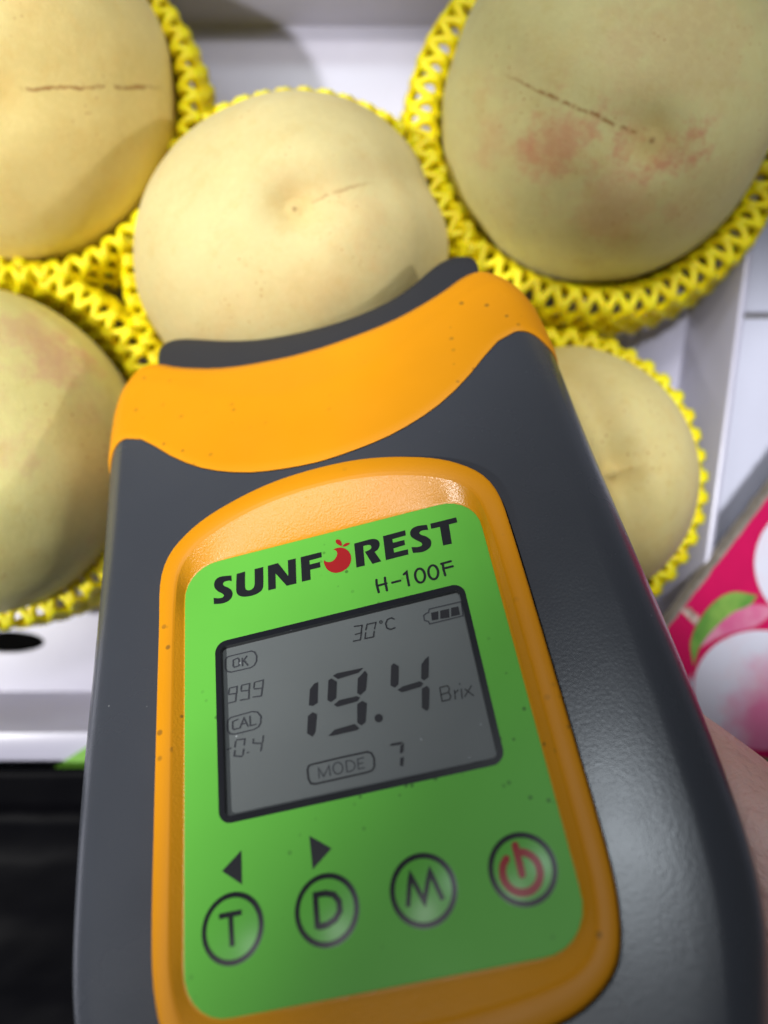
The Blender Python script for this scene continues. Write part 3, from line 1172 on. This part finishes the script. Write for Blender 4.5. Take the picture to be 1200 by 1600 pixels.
strokes(zs(zE, [['c', (100, 300), (400, 228), (690, 165), (735, 178), (762, 230), (766, 320), (740, 360), (690, 378), (150, 500), (105, 495), (78, 450), (68, 350), (78, 315)]]), 0.26, ZD, M['segment'], 'display_frame', display)
for ch in ([[(190, 438), (180, 330), (237, 422), (292, 306), (305, 410)]],
           [['c'] + ell(385, 335, 50, 60)],
           [['c', (468, 262), (515, 255), (552, 275), (564, 305), (555, 340), (528, 366), (480, 374)]],
           [[(655, 224), (590, 240), (600, 345), (662, 330)], [(597, 292), (648, 280)]]):
    strokes(zs(zE, ch), 0.17, ZD, M['segment_faint'], 'display_letter', display)
zF = zoomed(340, 1010, 8.89, ZD)
small = [
    ('display_frame', [['c', (105, 190), (125, 152), (170, 135), (460, 65), (510, 78), (538, 130), (538, 200), (510, 258), (460, 295), (180, 358), (130, 348), (105, 300)]]),
    ('display_letter', [['c', (215, 190), (275, 162), (295, 182), (295, 268), (230, 290), (212, 272)]]),
    ('display_letter', [[(338, 165), (343, 270)], [(402, 135), (348, 212)], [(365, 200), (416, 262)]]),
    ('display_digit', [[(160, 582), (265, 556), (262, 645)], [(155, 600), (148, 655)], [(155, 668), (255, 652), (246, 765), (150, 788)]]),
    ('display_digit', [[(335, 540), (442, 515), (434, 600)], [(328, 552), (322, 608)], [(328, 622), (432, 610), (430, 728), (312, 747)]]),
    ('display_digit', [[(515, 498), (630, 467), (622, 570)], [(506, 510), (500, 575)], [(508, 592), (617, 578), (604, 688), (490, 704)]]),
    ('display_frame', [['c', (132, 1100), (138, 1030), (180, 988), (480, 905), (550, 912), (598, 970), (596, 1060), (565, 1118), (500, 1155), (230, 1220), (170, 1215), (138, 1170)]]),
    ('display_letter', [[(275, 1015), (205, 1045), (205, 1140), (225, 1155), (310, 1132)]]),
    ('display_letter', [[(312, 1120), (362, 992), (420, 1110)], [(342, 1078), (395, 1066)]]),
    ('display_letter', [[(445, 970), (452, 1102), (530, 1082)]]),
    ('display_digit', [[(130, 1435), (180, 1415)]]),
    ('display_digit', [[(262, 1300), (375, 1285), (366, 1370)], [(246, 1322), (236, 1398)], [(236, 1450), (226, 1522), (335, 1530)], [(358, 1430), (348, 1505)]]),
    ('display_digit', [[(408, 1478), (424, 1472)]]),
    ('display_digit', [[(492, 1288), (490, 1345), (605, 1348)], [(630, 1245), (622, 1330)], [(612, 1365), (597, 1450)]]),
]
for nm, sl in small:
    strokes(zs(zF, sl), 0.20, ZD, M['segment_faint'], nm, display)
zG = zoomed(540, 930, 5.4545, ZD)
for nm, sl, w, mt in (
        ('display_digit', [[(75, 266), (140, 256), (132, 312)], [(82, 334), (134, 320), (125, 380), (66, 392)]], 0.20, 'segment'),
        ('display_digit', [[(172, 296), (182, 248), (258, 232), (246, 286)], [(170, 320), (164, 370), (236, 356), (243, 308)]], 0.20, 'segment'),
        ('display_letter', [['c'] + ell(300, 228, 11, 11, n=14)], 0.14, 'segment'),
        ('display_letter', [[(412, 203), (388, 192), (356, 206), (341, 240), (350, 278), (380, 292), (420, 278)]], 0.22, 'segment'),
        ('battery_outline', [['c', (712, 118), (985, 54), (1000, 175), (715, 245), (706, 222), (672, 216), (664, 172), (690, 152), (706, 148)]], 0.20, 'segment_faint'),
        ('display_letter', [[(803, 787), (822, 904)], [(812, 785), (868, 771), (886, 798), (876, 828), (816, 846)], [(880, 832), (896, 858), (888, 888), (826, 904)]], 0.18, 'segment'),
        ('display_letter', [[(928, 812), (936, 885)], [(934, 832), (960, 808)]], 0.18, 'segment'),
        ('display_letter', [[(986, 800), (994, 880)], [(971, 754), (974, 760)]], 0.18, 'segment'),
        ('display_letter', [[(1018, 800), (1090, 855)], [(1072, 772), (1016, 862)]], 0.18, 'segment')):
    strokes(zs(zG, sl), w, ZD, M[mt], nm, display)
for poly in ([(728, 150), (790, 135), (790, 205), (735, 215)], [(805, 132), (882, 115), (885, 190), (808, 200)], [(898, 108), (960, 95), (975, 165), (900, 182)]):
    flat([zG(poly)], ZD, M['segment'], 'battery_bar', display)

# ---- buttons: shallow domes with a printed ring and sign
zH = zoomed(300, 1290, 4.2857, ZP)
zI = zoomed(590, 1280, 4.0, ZP)
for tri in ([(330, 165), (335, 395), (200, 305)], [(785, 68), (935, 152), (808, 295)]):
    flat([zH(tri)], ZP, M['ink'], 'arrow_mark', panel)


def button(px, rx, label, sign):
    c = loc(px[0], px[1], 0.3)
    R_ = rx
    H_ = 0.34
    dome = lambda x, y: 0.02 + H_ * max(0.0, 1 - ((x - c.x) ** 2 + (y - c.y) ** 2) / R_ ** 2) ** 1.1
    bm = bmesh.new()
    rings = []
    nr, ns = 10, 40
    ctr = bm.verts.new((c.x, c.y, dome(c.x, c.y)))
    for k in range(1, nr + 1):
        q = R_ * k / nr
        rings.append([bm.verts.new((c.x + q * math.cos(a * math.tau / ns), c.y + q * math.sin(a * math.tau / ns), dome(c.x + q * math.cos(a * math.tau / ns), c.y + q * math.sin(a * math.tau / ns)))) for a in range(ns)])
    for i in range(ns):
        bm.faces.new((ctr, rings[0][i], rings[0][(i + 1) % ns]))
    for a, b in zip(rings, rings[1:]):
        for i in range(ns):
            bm.faces.new((a[i], b[i], b[(i + 1) % ns], a[(i + 1) % ns]))
    o = part('button', bm, M['button'])
    o['label'] = label
    strokes([['c'] + ell(c.x, c.y, R_ * 0.905, R_ * 0.905, n=88)], R_ * 0.155, 0.05, M['ink'], 'button_ring', o, zf=dome)
    name, sl, w, mt, zf = sign
    if zf:
        sl = zs(zf, sl)
        mx = []
        for st in sl:
            mx.append(st)
        # subdivide so that the print follows the dome
        sl = [subdiv(st) for st in mx]
    else:
        sl = sl(c, R_)
    strokes(sl, w, 0.06, M[mt], name, o, zf=dome, caps=(name == 'power_sign'))


def subdiv(st, k=6):
    if st[0] == 'c':
        return st
    out = []
    for a, b in zip(st, st[1:]):
        for q in range(k):
            t = q / k
            out.append((a[0] + (b[0] - a[0]) * t, a[1] + (b[1] - a[1]) * t))
    out.append(st[-1])
    return out


nt = NT('green_button_film')
nt.set(Base_Color=(0.135, 0.52, 0.065), Roughness=0.30)
M['button'] = nt.m
bt = loc(362.3, 1450, 0.3)
rT = (loc(411.5, 1444, 0.3) - loc(313, 1452, 0.3)).length / 2
rP = (loc(872, 1357, 0.3) - loc(761, 1356, 0.3)).length / 2
zHb = zoomed(300, 1290, 4.2857, 0.7)
zIb = zoomed(590, 1280, 4.0, 0.7)
button((362.3, 1450), rT, 'round button marked T', ('letter_sign', [[(172, 608), (325, 578)], [(252, 592), (262, 808)]], 0.70, 'ink', zHb))
button((509.8, 1421), rT * 1.01, 'round button marked D', ('letter_sign', [[(836, 690), (820, 462), (890, 450), (945, 460), (980, 505), (985, 570), (955, 625), (900, 662), (836, 678)]], 0.80, 'ink', zHb))
button((660.8, 1390), rT * 1.02, 'round button marked M', ('letter_sign', [[(186, 545), (201, 345), (290, 515), (323, 320), (405, 500)]], 0.64, 'ink', zIb))


def power(c, R_):
    p0 = loc(590 + 858 / 4, 1280 + 160 / 4, 0.7)
    p1 = loc(590 + 902 / 4, 1280 + 342 / 4, 0.7)
    cc = loc(590 + 896 / 4, 1280 + 328 / 4, 0.7)
    return [ell(cc.x, cc.y, R_ * 0.53, R_ * 0.53, n=40, a0=128, a1=128 + 306), subdiv([(p0.x, p0.y), (p1.x, p1.y)])]


button((816.3, 1357), rP, 'round red power button', ('power_sign', power, 0.98, 'red_ink', None))


# ------------------------------------------------------------------ hand under the tester
def hand_mat():
    nt = NT('skin')
    c = nt.mix(nt.ramp(nt.noise(60, 5, 0.6), 0.35, 0.68), (0.88, 0.50, 0.44), (0.92, 0.60, 0.53))
    c = nt.mix(nt.math('MULTIPLY', nt.ramp(nt.noise(400, 3, 0.6), 0.5, 0.7), 0.25), c, (0.80, 0.55, 0.49))
    nt.set(Base_Color=c, Roughness=0.5)
    nt.b.inputs['Subsurface Weight'].default_value = 0.2
    nt.b.inputs['Subsurface Radius'].default_value = (0.004, 0.0015, 0.0008)
    w = nt.n('ShaderNodeTexWave', wave_type='BANDS', bands_direction='DIAGONAL')
    w.inputs['Scale'].default_value = 95
    w.inputs['Distortion'].default_value = 9
    w.inputs['Detail'].default_value = 3
    w.inputs['Detail Scale'].default_value = 2.5
    nt.l(nt.coords(), w.inputs['Vector'])
    h = nt.math('ADD', nt.math('MULTIPLY', w.outputs['Fac'], 0.6), nt.noise(900, 4, 0.6))
    nt.bump(h, 0.55, 0.0005)
    return nt.m


def skin_mesh(chains, root):
    """chains of (x, y, z, radius); joined where points coincide"""
    bm = bmesh.new()
    verts, rads = [], []
    index = {}

    def vid(p):
        key = tuple(round(q, 3) for q in p[:3])
        if key not in index:
            index[key] = len(verts)
            verts.append(Vector(p[:3]) * MM)
            rads.append(p[3])
        return index[key]
    edges = []
    for ch in chains:
        ids = [vid(p) for p in ch]
        edges += list(zip(ids, ids[1:]))
    me = bpy.data.meshes.new('hand_skeleton')
    me.from_pydata([tuple(v) for v in verts], edges, [])
    o = bpy.data.objects.new('hand_skeleton', me)
    COL.objects.link(o)
    sk = o.modifiers.new('skin', 'SKIN')
    sk.use_smooth_shade = True
    for i, r in enumerate(rads):
        if isinstance(r, tuple):
            me.skin_vertices[0].data[i].radius = (r[0] * MM, r[1] * MM)
        else:
            me.skin_vertices[0].data[i].radius = (r * MM, r * MM)
        me.skin_vertices[0].data[i].use_root = (i == vid(root))
    ss = o.modifiers.new('sub', 'SUBSURF')
    ss.levels = ss.render_levels = 2
    deps = bpy.context.evaluated_depsgraph_get()
    out = bpy.data.meshes.new_from_object(o.evaluated_get(deps))
    bpy.data.objects.remove(o, do_unlink=True)
    return out


W_ = (96, -86, -50, 25)
PALM = (58, -58, -55, 26)
TH0 = (66, -54, -44, 17)
chains = [
    [(190, -190, -66, 33), (135, -125, -58, 28), W_, PALM],
    [PALM, TH0, (57, -25, -38, 12.5), (44, 0, -45, 10.5), (30, 18, -45, 9), (24, 26, -44.5, 7)],
    [PALM, (34, -30, -52, 12), (8, -18, -48, 10.5), (-14, -14, -46, 9.5), (-32, -16, -44.5, 8.5), (-38, -17, -44, 7)],
    [PALM, (28, -50, -52, 12.5), (0, -42, -48, 10.5), (-22, -40, -46, 9.5), (-38, -42, -43.5, 8.5), (-43, -42, -42.5, 7)],
    [PALM, (30, -70, -51, 12), (2, -66, -47, 10), (-18, -64, -45, 9), (-32, -66, -42, 8), (-37, -66, -41, 6.5)],
    [PALM, (38, -86, -50, 10.5), (14, -88, -45, 8.5), (-2, -87, -42, 8), (-13, -87, -39, 7), (-17, -87, -38, 6)],
]
hm = skin_mesh(chains, PALM)
hm.name = 'hand'
hand = bpy.data.objects.new('person', hm)
hm.materials.clear()
hm.materials.append(hand_mat())
for p in hm.polygons:
    p.use_smooth = True
COL.objects.link(hand)
hand.matrix_world = dev_mw @ Matrix.Translation(Vector((1.5, 5, 0)) * MM)
tag(hand, 'bare hand holding the tester from underneath at its right side', 'person')

# ------------------------------------------------------------------ printed carton board, black bag, green card
# the board leans from the tray rim down to the floor
bA, bB = U(1000, 1030, 31), U(1440, 456, 31)
edge = (bB - bA).normalized()
outw = Vector((edge.y, -edge.x, 0))
slope = -0.20
width = 150.0
bn = edge.cross(Vector((outw.x, outw.y, slope)).normalized())
if bn.z < 0:
    bn = -bn
ow = Vector((outw.x, outw.y, slope)).normalized()
board_mw = Matrix((edge, ow, bn)).transposed().to_4x4()
board_mw.translation = bA * MM


def bloc(x, y):
    """pixel -> board coordinates"""
    o = Vector((0, 0, CAM_H))
    d_ = ray(x, y)
    t = (bA - o).dot(bn) / d_.dot(bn)
    p = o + d_ * t - bA
    return (p.dot(edge), p.dot(ow))


board = bpy.data.objects.new('printed_carton', None)
COL.objects.link(board)
board.matrix_world = board_mw
tag(board, 'magenta carton board printed with pink peaches and green leaves', 'carton')
low = [bloc(1112, 1216), bloc(1700, 1130)]
b2d = [(0, 0), ((bB - bA).length, 0), ((bB - bA).length, 110), low[1], low[0]]
bm = bmesh.new()
n = 24
top, bot = [], []
pts = []
for k in range(60):                         # ragged cut edge
    t = k / 60
    pts.append((b2d[1][0] * t, 0.45 * mnoise.noise(Vector((k * 0.9, 0, 0)))))
pts += b2d[1:]
vt = [bm.verts.new((x, y, 0)) for x, y in pts]
vb = [bm.verts.new((x, y, -4.2)) for x, y in pts]
bm.faces.new(vt)
bm.faces.new(vb[::-1])
for i in range(len(pts)):
    j = (i + 1) % len(pts)
    bm.faces.new((vt[i], vb[i], vb[j], vt[j]))
bmesh.ops.recalc_face_normals(bm, faces=bm.faces)
link_mesh('carton_board', bm, M['board'], board, smooth=False)
# the printed sheet glued on top, a little back from the torn edge
pts2 = [(b2d[1][0] * k / 60, 1.0 + 0.7 * mnoise.noise(Vector((k * 1.3, 5, 0)))) for k in range(60)] + [(x, y - 0.4) for x, y in b2d[1:4]] + [(b2d[4][0], b2d[4][1] - 0.4)]
flat([pts2], 0.10, M['magenta'], 'printed_sheet', board)
flat([[bloc(*p) for p in ((1085, 1130), (1120, 1166), (1200, 1186), (1330, 1160), (1640, 1135), (1640, 1160), (1330, 1192), (1200, 1208), (1115, 1212))]], 0.16, M['leaf_dark_print'], 'leaf_print', board)
flat([[bloc(*p) for p in ell(1192, 1078, 109, 93, 0.15, n=88)]], 0.22, peach_print_mat('peach_print', (*bloc(1225, 1125), 0.22), 24, 1), 'peach_print', board)
flat([[bloc(*p) for p in ell(1290, 880, 112, 104, 0, n=88)]], 0.28, peach_print_mat('peach_print_pale', (*bloc(1340, 900), 0.28), 20, 1), 'peach_print', board)
flat([[bloc(*p) for p in smooth_poly([(1083, 1040), (1078, 1005), (1090, 972), (1112, 943), (1143, 925), (1182, 930), (1172, 944), (1142, 958), (1112, 985), (1092, 1012)], keep=0.2)]], 0.34, M['leaf_print'], 'leaf_print', board)
flat([[bloc(*p) for p in ((1062, 952), (1076, 948), (1092, 964), (1086, 978))]], 0.30, M['twig_print'], 'twig_print', board)
flat([[bloc(*p) for p in smooth_poly([(1092, 1012), (1110, 985), (1142, 958), (1172, 944), (1215, 950), (1180, 978), (1130, 992)], keep=0.2)]], 0.25, print_mat('pale_pink_print', ((0.72, 0.12, 0.30), (0.78, 0.30, 0.44))), 'blossom_print', board)

# green card tucked under the black bag on the near rim of the tray
g = [U(86, 1198, RIM + 1), U(215, 1116, RIM + 1), U(330, 1240, RIM + 1), U(180, 1320, RIM + 1)]
bm = bmesh.new()
vt = [bm.verts.new((p.x, p.y, RIM + 1.4)) for p in g]
vb = [bm.verts.new((p.x, p.y, RIM + 0.6)) for p in g]
bm.faces.new(vt)
bm.faces.new(vb[::-1])
for i in range(4):
    bm.faces.new((vt[i], vb[i], vb[(i + 1) % 4], vt[(i + 1) % 4]))
bmesh.ops.recalc_face_normals(bm, faces=bm.faces)
card = link_mesh('green_card', bm, M['green_card'], smooth=False)
tag(card, 'green card corner sticking out between tray rim and black bag', 'card')

# black bag in front of the tray
bm = bmesh.new()
x0, x1, y0, y1 = -230.0, 150.0, -300.0, U(0, 1196, 32).y
nx, ny = 90, 70
gridv = []
for j in range(ny + 1):
    row = []
    for i in range(nx + 1):
        u, v = i / nx, j / ny
        x, y = x0 + (x1 - x0) * u, y0 + (y1 - y0) * v
        q = Vector((x * 0.018, y * 0.03, 2.0))
        h = 29 + 5 * mnoise.noise(q) + 2.0 * abs(mnoise.noise(q * 2.3 + Vector((5, 1, 0)))) + 1.0 * mnoise.noise(q * 7)
        e = min((1 - v) * 9, u * 8, (1 - u) * 8, v * 8)
        k = max(0.0, min(1.0, e)) ** 0.5
        if v > 0.92:
            h = h * (1 - (v - 0.92) / 0.08) + 33.5 * (v - 0.92) / 0.08
            k = max(k, 0.0)
        z = TILE_Z + 1 + (h - TILE_Z) * (k if v < 0.93 else 1)
        row.append(bm.verts.new((x, y, z)))
    gridv.append(row)
for a, b in zip(gridv, gridv[1:]):
    for i in range(nx):
        bm.faces.new((a[i], a[i + 1], b[i + 1], b[i]))
# skirt down to the floor all round
border = gridv[0] + [r[-1] for r in gridv[1:]] + gridv[-1][-2::-1] + [r[0] for r in gridv[-2:0:-1]]
low_v = [bm.verts.new((v.co.x, v.co.y - (3 if v.co.y > y1 - 1 else 0), RIM + 1.7 if v.co.y > y1 - 1 else TILE_Z + 0.3)) for v in border]
for i in range(len(border)):
    j = (i + 1) % len(border)
    bm.faces.new((border[i], low_v[i], low_v[j], border[j]))
bmesh.ops.recalc_face_normals(bm, faces=bm.faces)
bag = link_mesh('black_bag', bm, M['black_plastic'])
tag(bag, 'crumpled black plastic bag lying in front of the tray', 'bag')
